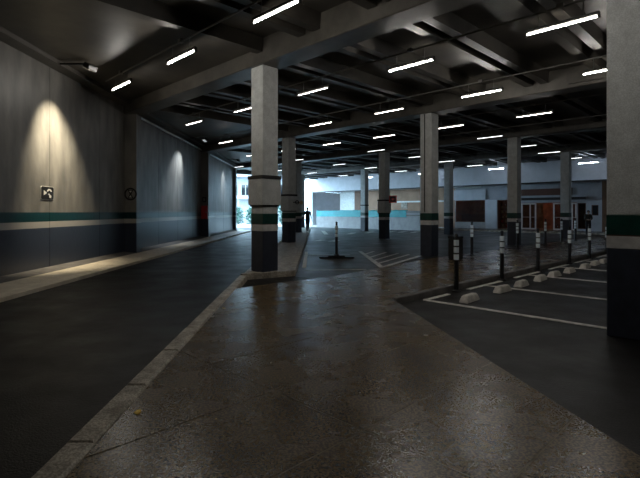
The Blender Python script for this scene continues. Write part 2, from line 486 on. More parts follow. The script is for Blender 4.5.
def u_wall(v): return (WALLX - 0.1 - V.x * v) / U.x
for b in range(-2, 3):                                      # flat in-situ slab where the grid meets the left wall
    ua = U0 + (b + 2) * DU; va = V0 + b * DV + BW / 2 + 0.01; vb = V0 + (b + 1) * DV - BW / 2 - 0.01
    lim = U0 + A_END * DU
    q = [(ua, va), (ua, vb), (min(u_wall(vb), lim), vb), (max(min(u_wall(va), lim), ua + 0.02), va)]
    MB().prism([(-u_, v_) for u_, v_ in q], 5.47, Z_SLAB).build('flat_slab', 'ceiling_concrete', ce)

# ------------------------------------------------------------------ pillars
CW = 0.24                                                   # half width
def band(z0, z1, m, name, root, g=0.0, bev=0.012):
    return MB().box(-CW - g, CW + g, -CW - g, CW + g, z0, z1, bev).build(name, m, root)
def pillar(a, b, label, z0=ZA, clad=None, top=Z_SOFFIT, group=None):
    t = thing('pillar', label, 'pillar', grid(a, b, z0), RZ, group)
    band(1.455 - z0, top - z0, 'column_concrete', 'shaft', t)
    band(1.205 - z0, 1.455 - z0, 'green_paint', 'green_band', t, 0.002, 0.004)
    band(1.03 - z0, 1.19 - z0, 'white_paint', 'white_band', t, 0.002, 0.004)
    band(1.19 - z0, 1.205 - z0, 'brown_paint', 'brown_line', t, 0.002, 0.0)
    band(0.0, 1.03 - z0, 'navy_paint', 'base_band', t)
    if clad:
        zb, zt = clad
        cb = band(zb - z0, zt - z0 - 0.09, 'column_concrete', 'cladding_box', t, 0.055)
        band(zt - z0 - 0.09, zt - z0, 'black_trim', 'black_rim', t, 0.062, 0.004)
        band(zb - z0 - 0.04, zb - z0, 'black_trim', 'black_underband', t, 0.02, 0.0)  # solid black band just below the cladding box
    return t
p00 = pillar(0, 0, 'broad pillar with a green band standing in the parking bays beside the walkway')
p00.location.x -= 0.085
pillar(1, 0, 'pillar with a large grey cladding box at the front corner of the kerbed island', 0.02, (1.67, 2.40))
pillar(2, 1, 'pillar with cladding box and round tan sign standing on the kerbed island', 0.02, (1.56, 2.36))
pillar(3, 2, 'plain pillar on the kerbed island nearest the daylight opening', 0.02)
p11 = pillar(1, 1, 'pillar with a dark vertical cable at the far edge of the walkway, beside a litter bin')
MB().cyl((-0.04, -CW - 0.014, 1.62), (-0.04, -CW - 0.014, 5.2), 0.018, seg=8).build('cable', 'black_trim', p11)
pillar(1, 2, 'pillar between the walkway bollards and the dark shop window')
pillar(1, 3, 'pillar standing in front of the white framed shop doors')
p22 = pillar(2, 2, 'pillar with black rim, cladding box and red framed sign in the parking lot', ZA, (1.45, 2.25))
pillar(2, 3, 'pillar in front of the wide brown shop window')
p33 = pillar(3, 3, 'daylit pillar with a thin black collar in front of the turquoise topped wall')
band(2.02 - ZA, 2.12 - ZA, 'black_trim', 'collar', p33, 0.02, 0.004)
pillar(4, 3, 'pillar at the outer corner of the roof by the daylight opening')

# ------------------------------------------------------------------ fluorescent lights and conduits
LZ = 4.92
def make_light():
    t = thing('ceiling_light', 'brightest slim fluorescent tube light, hung over the road, walkway and bays', 'light', (0, 0, 0), RZ, 'fluorescent tube lights under the ceiling')
    MB().box(-0.64, 0.64, -0.035, 0.035, 0.03, 0.085, 0.008).build('housing', 'housing', t)
    MB().cyl((-0.60, 0, 0.0), (0.60, 0, 0.0), 0.009, seg=10).build('tube', 'tube', t, smooth=True)
    for s in (-1, 1):
        MB().box(s * 0.62 - 0.022, s * 0.62 + 0.022, -0.026, 0.026, -0.03, 0.05, 0.006).build('end_cap', 'housing', t)
        MB().cyl((s * 0.38, 0, 0.08), (s * 0.38, 0, 5.248 - LZ), 0.007, seg=6).build('hanger_rod', 'steel', t)
    return t
proto = make_light(); used = False
rows = []
for b in range(-2, 4):
    for fr in (0.25, 0.72):
        rows.append(V0 + (b + fr) * DV)
for v in rows:
    us = []
    for k in range(-3, 10):
        u = 2.85 + 3.27 * k
        p = uv(u, v, LZ)
        if p.x < WALLX + 0.9 or u > U0 + 4.0 * DU: continue
        if p.y < 1.5 or p.x > 24 or p.x < -7: continue
        if v < 3: continue
        if p.y > 5 and abs(p.x / p.y) > 0.95: continue
        if v > 20 and k % 2: continue
        us.append(u)
        o = proto if not used else copy_tree(proto); used = True
        o.location = p
        state = 'tube'
        if v > 20: state = 'tube_faint'
        elif v > 8 and u > 8.5: state = 'tube_dim'
        elif v > 14.5: state = 'tube_dim'
        if v > FV - 3.5: state = 'tube_cool'
        if state == 'tube_cool':
            o['label'] = 'cool white fluorescent tube light close to the white shop fascia'; o['group'] = 'tube lights along the fascia'
        if state != 'tube':
            for ch in o.children:
                if ch.name.startswith('tube'):
                    ch.data = ch.data.copy(); ch.data.materials[0] = MATS[state]
            if state != 'tube_cool': o['label'] = 'slim tube light, softer white, hung between the pillar rows of the island and walkway' if state == 'tube_dim' else 'small pale tube light hung over the open parking lot before the shop front'
            if state != 'tube_cool': o['group'] = 'softer tube lights between the pillar rows' if state == 'tube_dim' else 'pale tube lights over the parking lot'
    if us:
        u1 = max(us) + 1.1; u0 = min(us) - 2.0
        while uv(u1, v).x < WALLX + 0.45: u1 -= 0.1
        c = MB().cyl((-u1, v, 5.272), (-u0, v, 5.272), 0.02, seg=8)
        for uu in us:
            c.box(-uu - 0.06, -uu + 0.06, v - 0.05, v + 0.05, 5.252, 5.33)
        tag(c.build('conduit', 'conduit_grey', None, (0, 0, 0), RZ), 'thin grey cable conduit running above a row of tube lights', 'conduit', 'ceiling conduits')
# white pipe at the head of the left wall
for (ya, yb), lb in (((17.5, 27.9), 'white pipe along the wall head between the round sign pilaster and the red cabinet pilaster'),
                     ((28.5, 38.2), 'white pipe along the wall head beyond the red cabinet pilaster')):
    tag(MB().cyl((-7.10, ya, 5.22), (-7.10, yb, 5.22), 0.045, seg=10).build('pipe', 'pipe_white', smooth=True), lb, 'pipe')
def floodlight(y, label, aim_dy, aim_z, watt, col):
    t = thing('floodlight', label, 'floodlight', (-6.05, y, 5.25), 0)
    MB().box(-0.77, 0.0, -0.02, 0.02, 0.115, 0.155).build('bracket', 'black_plastic', t)
    d = Vector((WALLX + 6.05, aim_dy, aim_z - 5.25)).normalized()
    rot = d.to_track_quat('-Z', 'Y').to_matrix().to_4x4()
    b = MB(); b.box(-0.15, 0.15, -0.11, 0.11, -0.01, 0.13, 0.02); h = b.build('lamp_body', 'black_plastic', t); h.matrix_local = rot
    b = MB(); b.box(-0.13, 0.13, -0.09, 0.09, -0.016, -0.010); g_ = b.build('lens', mat('flood_lens', (0.8, 0.8, 0.8), 0.4, emit=col, estr=0.25), h)
    ld = bpy.data.lights.new('flood_lamp', 'SPOT'); ld.energy = watt; ld.color = col; ld.spot_size = math.radians(64); ld.spot_blend = 1.0
    ld.shadow_soft_size = 0.05
    lo = bpy.data.objects.new('flood_lamp', ld); COL.objects.link(lo); lo.parent = t
    lo.matrix_local = Matrix.Translation(d * 0.05) @ rot
floodlight(12.1, 'small black floodlight at the wall head above the pictogram sign', 0.40, 2.9, 1500, (1.0, 0.86, 0.62))
floodlight(24.2, 'small black floodlight at the wall head between the round sign and the red cabinet', -1.0, 3.2, 700, (0.85, 0.93, 1.0))
floodlight(34.0, 'small black floodlight at the wall head beyond the red cabinet', 0.3, 3.3, 420, (0.85, 0.93, 1.0))
pb = uv(3.6, V0 + DV - BW / 2 - 0.04)
tag(MB().box(-0.75, 0.75, -0.03, 0.03, -0.16, 0.16, 0.01).build('cable_panel', 'beam_concrete', None, (pb.x, pb.y, 5.36), RZ), 'flat grey panel fixed to the side of a ceiling beam', 'panel')

# ------------------------------------------------------------------ shop facade in the far bay (frame x = -u, y = v)
def fbox(px0, px1, v0, v1, z0, z1, name, m, parent=None, pv=None, bev=0.0):
    vv = v0 if pv is None else pv
    return MB().box(s_at(px0, vv), s_at(px1, vv), v0, v1, z0, z1, bev).build(name, m, parent, (0, 0, 0), 0 if parent else RZ)
SL = s_at(312, FV)
ZF = 3.86
fa = MB().box(SL, SR, FV, FV + 0.35, ZF, 7.6).build('wall_far', 'facade_white', None, (0, 0, 0), RZ)
structure(fa, 'deep white fascia of the shop front under the ceiling')
MB().box(SL, SR, FV - 0.02, FV + 0.37, ZF - 0.10, ZF).build('fascia_lip', 'black_trim', fa)
WV = 40.5
# soffit behind the fascia
so = MB().box(SL, SR, FV + 0.35, FV + 12, ZF + 0.02, ZF + 0.2).build('ceiling_porch', 'facade_grey', None, (0, 0, 0), RZ)
structure(so, 'pale soffit over the shop front')
wh = MB()
def wbox(b, x0, x1, z0, z1, v0=WV, v1=WV + 0.3): b.box(x0, x1, v0, v1, z0, z1)
sA = s_at(346, WV); sB = s_at(455, WV)
# tan wall
wt = MB(); wbox(wt, sA, sB, 0.0, ZF + 0.02); wt = wt.build('wall_tan', 'facade_tan', None, (0, 0, 0), RZ)
structure(wt, 'tan rendered wall behind the turquoise topped low wall')
fbox(340, 355, WV - 0.06, WV + 0.3, 0, ZF + 0.02, 'pale_pier', 'column_concrete', wt)
fbox(354.5, 361, WV - 0.10, WV, 0, ZF + 0.02, 'timber_panel', 'timber', wt)
fbox(391, 447, WV - 0.10, WV, z_at(420, 202.2, WV), z_at(420, 200.8, WV), 'white_rail', 'pipe_white', wt)
fbox(401, 407, WV - 0.08, WV, z_at(404, 209, WV), z_at(404, 202.5, WV), 'service_box', 'kerb', wt)
# white / grey wall with openings, made of pieces around the openings
def zz(px, py): return z_at(px, py, WV)
w1x0, w1x1 = s_at(455.5, WV), s_at(485, WV); w1z0, w1z1 = zz(470, 222), zz(470, 200.3)
w2x0, w2x1 = s_at(497.5, WV), s_at(512, WV); w2z0, w2z1 = 0.0, zz(503, 200)
dx0, dx1 = s_at(520, WV), s_at(577, WV); dz1 = zz(548, 202.5)
w3x0, w3x1 = s_at(577.8, WV), s_at(586, WV); w3z0, w3z1 = zz(582, 229), zz(582, 203)
w4x0, w4x1 = s_at(591.5, WV), s_at(598.5, WV); w4z0, w4z1 = zz(595, 215.5), zz(595, 205)
ws = MB(); T = ZF + 0.02
wbox(ws, sB, w1x0, 0, T); wbox(ws, w1x0, w1x1, 0, w1z0); wbox(ws, w1x0, w1x1, w1z1, T)
wbox(ws, w1x1, w2x0, 0, T); wbox(ws, w2x0, w2x1, w2z1, T); wbox(ws, w2x1, dx0, 0, T)
wbox(ws, dx0, dx1, dz1, T); wbox(ws, dx1, w3x0, 0, T); wbox(ws, w3x0, w3x1, 0, w3z0); wbox(ws, w3x0, w3x1, w3z1, T)
wbox(ws, w3x1, w4x0, 0, T); wbox(ws, w4x0, w4x1, 0, w4z0); wbox(ws, w4x0, w4x1, w4z1, T); wbox(ws, w4x1, SR, 0, T)
ws = ws.build('wall_shop', 'facade_grey', None, (0, 0, 0), RZ); structure(ws, 'blue grey shop wall with windows and doors')
fbox(454, 485.5, WV - 0.12, WV, zz(470, 200), zz(470, 190), 'white_panel', 'facade_white', ws)
fbox(454, 481, WV - 0.16, WV - 0.02, zz(470, 188.2), zz(470, 186.8), 'light_strip', 'pipe_white', ws)
fbox(485.5, 497, WV - 0.14, WV, 0, zz(490, 200), 'white_pier', 'facade_white', ws)
fbox(456, 486, WV - 0.05, WV, w1z0 - 0.5, w1z0, 'sill_panel', 'low_wall_white', ws)
fbox(602, 607.5, WV - 0.5, WV, 0, T, 'timber_pier', 'timber', ws)
sg = fbox(519, 572, WV - 0.12, WV, zz(540, 195.5), zz(540, 189), 'sign_board', 'dark_sign')
tag(sg, 'long dark brown sign board above the shop doors', 'sign')
cn = fbox(519, 586, WV - 0.55, WV, zz(550, 199.4), zz(550, 197.4), 'canopy', 'facade_grey', ws)
fbox(519, 586, WV - 0.57, WV - 0.55, zz(550, 200.2), zz(550, 197.6), 'canopy_lip', 'black_trim', ws)
# interior behind the openings
it = MB(); it.box(w1x0 - 0.5, SR, WV + 4.2, WV + 4.4, 0, T); it = it.build('wall_shop_inside', 'interior_brown', None, (0, 0, 0), RZ)
structure(it, 'brown back wall inside the shop')
MB().box(dx0 + 0.8, dx1 - 0.8, WV + 3.2, WV + 3.4, 0, 3.2).build('red_partition', 'interior_red', it)
MB().box(w1x0 - 0.5, SR, WV + 0.3, WV + 4.2, -0.05, 0.0).build('inside_floor', 'interior_brown', it)
MB().box(w1x0, w1x1 + 0.2, WV + 1.2, WV + 1.4, 0.0, 1.3).build('inside_counter', 'timber', it)
MB().box(w1x0 - 0.6, w1x0 - 0.5, WV + 0.3, WV + 4.2, 0, T).build('inside_end_wall', 'interior_brown', it)
# windows
def window(name, x0, x1, z0, z1, label, fm='dark_sign', bars=0, m='glass'):
    r = structure(thing(name, None, None, (0, 0, 0), RZ), label)
    f = MB(); t = 0.05
    f.box(x0, x1, WV + 0.05, WV + 0.12, z0, z0 + t); f.box(x0, x1, WV + 0.05, WV + 0.12, z1 - t, z1)
    f.box(x0, x0 + t, WV + 0.05, WV + 0.12, z0 + t, z1 - t); f.box(x1 - t, x1, WV + 0.05, WV + 0.12, z0 + t, z1 - t)
    f.build('window_frame', fm, r)
    n = bars + 1
    for i in range(n):
        a = x0 + t + (x1 - x0 - 2 * t) * i / n; b = x0 + t + (x1 - x0 - 2 * t) * (i + 1) / n
        MB().box(a + 0.012, b - 0.012, WV + 0.08, WV + 0.09, z0 + t, z1 - t).build('pane', m, r)
        if i: MB().box(a - 0.02, a + 0.02, WV + 0.05, WV + 0.11, z0 + t, z1 - t).build('mullion', fm, r)
window('window_1', w1x0, w1x1, w1z0, w1z1, 'wide brown shop window under a white panel', bars=0)
window('window_2', w2x0, w2x1, w2z0 + 0.02, w2z1, 'narrow dark shop window beside the white pier')
window('window_3', w3x0, w3x1, w3z0, w3z1, 'dark window beside the shop doors', bars=0)
window('window_4', w4x0, w4x1, w4z0, w4z1, 'small dark square window in the blue grey wall', m='dark_glass')
# goods glimpsed in the narrow window
shelf = thing('display_shelf', 'tall shelf of small goods behind the narrow dark shop window', 'shelf', (0, 0, 0), RZ)
for j in range(6):
    MB().box(w2x0 + 0.05, w2x1 - 0.05, WV + 0.5, WV + 0.8, 0.1 + j * 0.42, 0.13 + j * 0.42).build('shelf_board', 'timber', shelf)
for s in (w2x0 + 0.05, w2x1 - 0.08):
    MB().box(s, s + 0.03, WV + 0.5, WV + 0.8, 0, 2.4).build('shelf_side', 'timber', shelf)
for j in range(5):
    for q in range(3):
        x = w2x0 + 0.2 + q * (w2x1 - w2x0 - 0.5) / 2.2 + random.uniform(-0.05, 0.05)
        hh = random.uniform(0.15, 0.3)
        tag(MB().box(-0.07, 0.07, -0.06, 0.06, 0, hh, 0.01).build('packet', random.choice(['sign_tan', 'white_paper', 'red_paint', 'dry_leaf']), None, uv(-x, WV + 0.62, 0.131 + j * 0.42), RZ),
            'small packet on a shelf behind the narrow dark shop window', 'packet', 'packets on the display shelf')
# doors: sliding glass leaves with white frames
def leaf(name, px0, px1, mid, label):
    r = structure(thing(name, None, None, (0, 0, 0), RZ), label)
    x0, x1 = s_at(px0, WV), s_at(px1, WV); z0, z1 = 0.03, dz1 - 0.04; t = 0.11
    f = MB()
    for (a, b) in ((x0, x0 + t), (x1 - t, x1)): f.box(a, b, WV + 0.02, WV + 0.1, z0, z1)
    f.box(x0 + t, x1 - t, WV + 0.02, WV + 0.1, z0, z0 + t); f.box(x0 + t, x1 - t, WV + 0.02, WV + 0.1, z1 - t, z1)
    f.build('door_frame', 'white_frame', r)
    xm = s_at(mid, WV)
    MB().box(xm - t / 2, xm + t / 2, WV + 0.03, WV + 0.09, z0 + t, z1 - t).build('door_stile', 'white_frame', r)
    MB().box(x0 + t, xm - t / 2, WV + 0.055, WV + 0.065, z0 + t, z1 - t).build('pane', 'glass', r)
    MB().box(xm + t / 2, x1 - t, WV + 0.055, WV + 0.065, z0 + t, z1 - t).build('pane', 'glass', r)
    MB().box(x0 + t, x1 - t, WV + 0.035, WV + 0.05, 1.05, 1.08).build('push_bar', 'white_frame', r)
leaf('door_1', 521, 536, 530, 'white framed glass door leaf beside the dark narrow window')
leaf('door_2', 553, 576.5, 572, 'white framed glass door leaf beside the dark shop window')
# unseen warm lamps, added to redden the shop interior
la = thing('shop_fill_lamp', 'added warm fill lamp, unseen, inside the shop doorway', 'lamp', uv(-s_at(545, WV), WV + 1.6, T), RZ)
MB().lathe([(0.30, -0.01), (0.32, -0.05), (0.20, -0.12), (0.02, -0.14)], 14).build('fill_lamp_shade', mat('shop_glow', (0.9, 0.7, 0.5), 0.5, emit=(1.0, 0.55, 0.25), estr=9.0), la)
la2 = copy_tree(la); la2.location = uv(-(w1x0 + w1x1) / 2, WV + 2.0, T); la2.location = uv(-(w1x0 + w1x1) / 2, WV + 1.0, T); la2['label'] = 'added warm fill lamp, unseen, behind the wide brown shop window'

# garage door in the recess left of the tan wall
GV = 49.0
gx0, gx1 = s_at(312.5, GV), s_at(346, GV)
gw = MB().box(gx0 - 0.3, gx1 + 0.3, GV + 0.15, GV + 0.4, ZA, ZF).build('wall_recess', 'facade_tan', None, (0, 0, 0), RZ); structure(gw, 'back wall of the shaded recess')
MB().box(sA, sA + 0.25, WV + 0.3, GV + 0.15, ZA, ZF).build('recess_side', 'facade_tan', gw)
MB().box(SL - 0.1, SL + 0.15, FV + 0.6, GV + 0.15, ZA, ZF).build('recess_side', 'facade_white', gw)
gd = structure(thing('door_3', None, None, (0, 0, 0), RZ), 'dark grey roller garage door in the recess')
x0, x1 = s_at(314, GV), s_at(339.5, GV); zt = z_at(327, 196.7, GV)
n = 11
for i in range(n):
    a = ZA + 0.01 + (zt - ZA) * i / n; b = ZA + 0.01 + (zt - ZA) * (i + 1) / n
    MB().box(x0, x1, GV + 0.02 + 0.03 * (i % 2), GV + 0.14, a, b - 0.03, 0.01).build('slat', 'garage_metal', gd)
# white pier and downpipe at the end of the fascia
pe = MB().box(SL - 0.45, SL + 0.12, FV - 0.05, FV + 0.6, ZA, 6.5, 0.02).build('trim_4', 'facade_white', None, (0, 0, 0), RZ); structure(pe, 'white corner pier at the end of the shop fascia')
tag(MB().cyl((0, 0, 0), (0, 0, 5.6), 0.09, seg=12).build('downpipe', 'pipe_white', None, uv(-(SL - 0.95), FV, ZA), smooth=True), 'white round downpipe beside the white corner pier', 'pipe')

# low wall with turquoise coping
LV = 34.5
lx0, lx1 = s_at(316.5, LV), s_at(426, LV)
lw = thing('low_wall', 'low white wall with a turquoise upper band across the far parking lot', 'wall', uv(-(lx0 + lx1) / 2, LV, ZA), RZ)
hwid = (lx1 - lx0) / 2
MB().box(-hwid, hwid, 0, 0.25, 0, 1.02 - ZA, 0.01).build('wall_base', 'low_wall_white', lw)
xr = s_at(406.5, LV) - (lx0 + lx1) / 2
MB().box(-hwid, xr, -0.02, 0.27, 1.02 - ZA, 1.60 - ZA, 0.01).build('turquoise_band', 'turquoise', lw)
MB().box(xr, hwid, 0.0, 0.25, 1.02 - ZA, 1.60 - ZA, 0.01).build('grey_band', 'low_wall_white', lw)
MB().box(xr, hwid, -0.10, 0.0, 1.15 - ZA, 1.25 - ZA).build('rail', 'conduit_grey', lw)
MB().box(xr, hwid, -0.10, 0.0, 1.45 - ZA, 1.55 - ZA).build('rail', 'conduit_grey', lw)
x = -hwid
while x < xr - 0.2:
    w = random.uniform(0.25, 0.6)
    MB().box(x, min(x + w - 0.03, xr), 0.0, 0.25, 1.60 - ZA, 1.60 - ZA + random.uniform(0.04, 0.10), 0.015).build('coping_stone', 'turquoise', lw)
    x += w

# pavement in front of the shop
sp = MB().box(s_at(428, 37.0), SR, 37.0, WV, ZA, 0.0).build('floor_pavement', 'paving', None, (0, 0, 0), RZ)
structure(sp, 'narrow pavement in front of the shop')
MB().box(s_at(428, 37.0), SR, 36.85, 37.0, ZA, 0.01).build('kerb_edge', 'kerb', sp)
MB().box(s_at(312, 37.0), s_at(428, 37.0), LV + 0.3, WV, ZA, -0.01).build('pavement_behind_low_wall', 'outside_pavement', sp)

# ------------------------------------------------------------------ bollards, wheel stops, bin
def make_bollard(label, group):
    t = thing('bollard', label, 'bollard', (0, 0, 0), 0, group)
    MB().lathe([(0.10, 0), (0.10, 0.02), (0.055, 0.045)], 14).build('foot', 'black_plastic', t, smooth=True)
    MB().lathe([(0.050, 0.04), (0.047, 1.02), (0.047, 1.03), (0.030, 1.05), (0.030, 1.12), (0.045, 1.135), (0.03, 1.17), (0.008, 1.18)], 14).build('post', 'black_plastic', t, smooth=True)
    for k in range(3):
        z = 0.645 + 0.145 * k
        MB().lathe([(0.049, z), (0.0535, z + 0.004), (0.0535, z + 0.112), (0.049, z + 0.116)], 14).build('reflective_band', 'reflector', t, smooth=True)
    return t
def v_for(px, u):
    k = (px - CX) / F; return -u * (U.x - k * U.y) / (V.x - k * V.y)
b1 = make_bollard('black bollard with reflective bands between the kerb and the parking bay stops', 'bollards along the parking bay kerb')
vs1 = [v_for(px, 4.66) for px in (456.3, 502, 538, 569.6, 589.5)] + [20.2, 22.6, 25.0, 27.4]
for k, v_ in enumerate(vs1):
    o = b1 if k == 0 else copy_tree(b1)
    o.location = uv(4.66, v_, ZA)
b2 = copy_tree(b1); b2['label'] = 'black bollard with reflective bands at the walkway edge facing the shops'; b2['group'] = 'bollards along the far walkway edge'
for k, px in enumerate((471.8, 517.4, 545.4, 561.6, 575.4)):
    o = b2 if k == 0 else copy_tree(b2)
    o.location = uv(7.5, v_for(px, 7.5), 0.0)
b3 = copy_tree(b1); b3['label'] = 'lone black bollard on a dark rubber base in the parking lot'; del b3['group']
b3.location = gp(336.5, 258, ZA)+Vector((0,0,0.10))
rb = MB().box(-0.62, 0.62, -0.22, 0.22, 0, 0.055, 0.03).box(-0.3, 0.3, -0.16, 0.16, 0.05, 0.10, 0.02).build('rubber_base', 'black_plastic', b3, (0, 0, -0.10))

def make_stop():
    b = MB()
    lo = [(-0.27, -0.09), (0.27, -0.09), (0.27, 0.09), (-0.27, 0.09)]; hi = [(-0.20, -0.055), (0.20, -0.055), (0.20, 0.055), (-0.20, 0.055)]
    v0 = [b.bm.verts.new((y, x, 0)) for x, y in lo]; v1 = [b.bm.verts.new((y, x, 0.13)) for x, y in hi]
    b.bm.faces.new(v1); b.bm.faces.new(v0[::-1])
    for i in range(4): b.bm.faces.new((v0[i], v0[(i + 1) % 4], v1[(i + 1) % 4], v1[i]))
    bmesh.ops.bevel(b.bm, geom=b.bm.edges[:], offset=0.015, segments=2, affect='EDGES')
    return b.mesh('wheel_stop', 'stop_concrete', True)
stop_me = make_stop()
sv = [v_for(px, 3.98) for px in (469.7, 502.5, 521.5, 541.5, 555.5, 569.5, 585, 595.5, 603)]
for k in range(5): sv += [sv[-1] + 1.25]
for v_ in sv:
        o = link('wheel_stop', stop_me, None, uv(3.98 + random.uniform(-0.03, 0.03), v_, ZA), RZ + random.uniform(-0.06, 0.06))
        tag(o, 'short pale concrete wheel stop at the head of a parking bay', 'wheel stop', 'concrete wheel stops in the bays')

bp_ = gp(454, 259.5, 0)
bn = thing('litter_bin', 'black litter bin standing at the walkway edge beside a pillar', 'bin', (bp_.x + 0.05, bp_.y, 0), RZ)
MB().box(-0.17, 0.17, -0.17, 0.17, 0, 0.66, 0.02).build('bin_body', 'black_plastic', bn)
MB().box(-0.18, 0.18, -0.18, 0.18, 0.66, 0.74, 0.02).build('bin_lid', 'black_plastic', bn)
MB().cyl((0, 0, 0.73), (0, 0, 0.78), 0.03, seg=10).build('lid_knob', 'black_plastic', bn)

# ------------------------------------------------------------------ signs
# black plate with pictogram on the left wall
sy = 12.15; sz = 2.0
sn = thing('wall_sign', 'black rounded pictogram sign on the bare concrete wall', 'sign', (WALLX + 0.004, sy, sz), PI / 2)
def rounded(w, h, r, n=5):
    pts = []
    for cx, cy, a0 in ((w - r, h - r, 0), (-w + r, h - r, 90), (-w + r, -h + r, 180), (w - r, -h + r, 270)):
        for i in range(n + 1):
            a = math.radians(a0 + 90 * i / n); pts.append((cx + r * math.cos(a), cy + r * math.sin(a)))
    return pts
def plate(pts, d0, d1):       # polygon in local x,z ; y is depth (towards -y = out)
    b = MB(); b.sweep([(p[0], p[1]) for p in pts], d0, d1); return b
# local frame: rz=90deg -> local x = world +Y, local -y = world +X (out of the wall)
plate(rounded(0.285, 0.175, 0.05), -0.012, 0.0).build('border', 'sign_white', sn)
plate(rounded(0.275, 0.165, 0.045), -0.016, -0.012).build('plate', 'sign_black', sn)
plate([(-0.17, 0.075), (-0.17, -0.065), (-0.03, 0.0)], -0.019, -0.016).build('arrow_mark', 'sign_white', sn)
arc = [(0.08 + 0.11 * math.cos(math.radians(a)), 0.04 + 0.07 * math.sin(math.radians(a))) for a in range(0, 181, 20)]
arc += [(0.08 + 0.05 * math.cos(math.radians(a)), 0.04 + 0.03 * math.sin(math.radians(a))) for a in range(180, -1, -20)]
plate(arc, -0.019, -0.016).build('arch_mark', 'sign_white', sn)
plate([(0.12 + 0.05 * math.cos(a * PI / 6), -0.09 + 0.04 * math.sin(a * PI / 6)) for a in range(12)], -0.019, -0.016).build('dot_mark', 'sign_white', sn)
plate([(0.02, -0.03), (0.06, -0.01), (0.12, -0.05), (0.09, -0.07)], -0.019, -0.016).build('bar_mark', 'sign_white', sn)

# round black ring sign with hourglass mark on the first pilaster
py_ = PIL[0]
rs = thing('round_sign', 'round black ring sign with an hourglass mark on a wall pilaster', 'sign', (-6.975, py_ - 0.001, 2.16), 0)
b = MB()
for i in range(24):
    a0, a1 = 2 * PI * i / 24, 2 * PI * (i + 1) / 24
    q = [(r * math.cos(a), r * math.sin(a)) for r, a in ((0.235, a0), (0.235, a1), (0.175, a1), (0.175, a0))]
    b.sweep(q, -0.012, 0.0)
b.build('ring', 'sign_black', rs)
plate([(-0.10, 0.15), (0.10, 0.15), (0.03, 0.0), (0.10, -0.15), (-0.10, -0.15), (-0.03, 0.0)], -0.012, 0.0).build('hourglass_mark', 'sign_black', rs)
plate([(-0.05, 0.12), (0.05, 0.12), (0.0, 0.05)], -0.015, -0.012).build('inner_mark', 'sign_white', rs)
plate([(-0.05, -0.12), (0.05, -0.12), (0.0, -0.05)], -0.015, -0.012).build('inner_mark', 'sign_white', rs)

# red cabinet and small sign on the second pilaster
py_ = PIL[1]
rc = thing('fire_cabinet', 'red fire cabinet on a wall pilaster by the road', 'fire cabinet', (-6.98, py_, 1.08), 0)
MB().box(-0.18, 0.18, -0.20, 0.0, 0, 0.80, 0.015).build('cabinet_body', 'red_paint', rc)
dr = MB().box(-0.165, 0.165, -0.215, -0.20, 0.02, 0.78, 0.005).build('cabinet_door', 'red_paint', rc)
MB().box(0.10, 0.13, -0.235, -0.215, 0.36, 0.46).build('handle', 'steel', dr)
ss = thing('notice', 'small dark square notice above the red fire cabinet', 'sign', (-7.02, py_, 2.25), 0)
MB().box(-0.12, 0.12, -0.015, 0, -0.16, 0.16, 0.004).build('plate', 'sign_black', ss)
MB().box(-0.05, 0.05, -0.018, -0.015, -0.07, 0.07).build('mark', 'conduit_grey', ss)

# red framed sign projecting from the lot pillar
c22 = grid(2, 2)
rg = thing('projecting_sign', 'dark sign with a red frame projecting from a pillar in the parking lot', 'sign', (c22.x + 0.36, c22.y - 0.33, 2.27), 0)
MB().box(-0.10, 0.32, -0.02, 0.02, -0.20, 0.20, 0.008).build('plate', 'sign_black', rg)
f = MB()
for q in ((-0.12, 0.34, 0.16, 0.22), (-0.12, 0.34, -0.22, -0.16), (-0.12, -0.06, -0.16, 0.16), (0.28, 0.34, -0.16, 0.16)):
    f.box(q[0], q[1], -0.035, -0.02, q[2], q[3])
f.build('frame', 'red_paint', rg)
MB().box(-0.40, -0.10, -0.012, 0.012, 0.05, 0.08).build('bracket', 'steel', rg)
MB().box(0.04, 0.20, -0.028, -0.02, -0.07, 0.07).build('mark', 'red_paint', rg)
# round sign on the island pillar
c21 = grid(2, 1)
rd = thing('round_disc_sign', 'small round tan sign with a black ring beside the island pillar', 'sign', (c21.x + 0.42, c21.y - 0.25, 1.97), 0)
b = MB()
for i in range(16):
    a0, a1 = 2 * PI * i / 16, 2 * PI * (i + 1) / 16
    b.sweep([(r * math.cos(a), r * math.sin(a)) for r, a in ((0.10, a0), (0.10, a1), (0.06, a1), (0.06, a0))], -0.02, 0.0)
b.build('ring', 'sign_black', rd)
plate([(0.2 + 0.09 * math.cos(a * PI / 8), -0.02 + 0.09 * math.sin(a * PI / 8)) for a in range(16)], -0.02, 0.0).build('disc', 'sign_tan', rd)
MB().box(-0.2, 0.12, 0.0, 0.02, -0.02, 0.02).build('bracket', 'black_trim', rd)

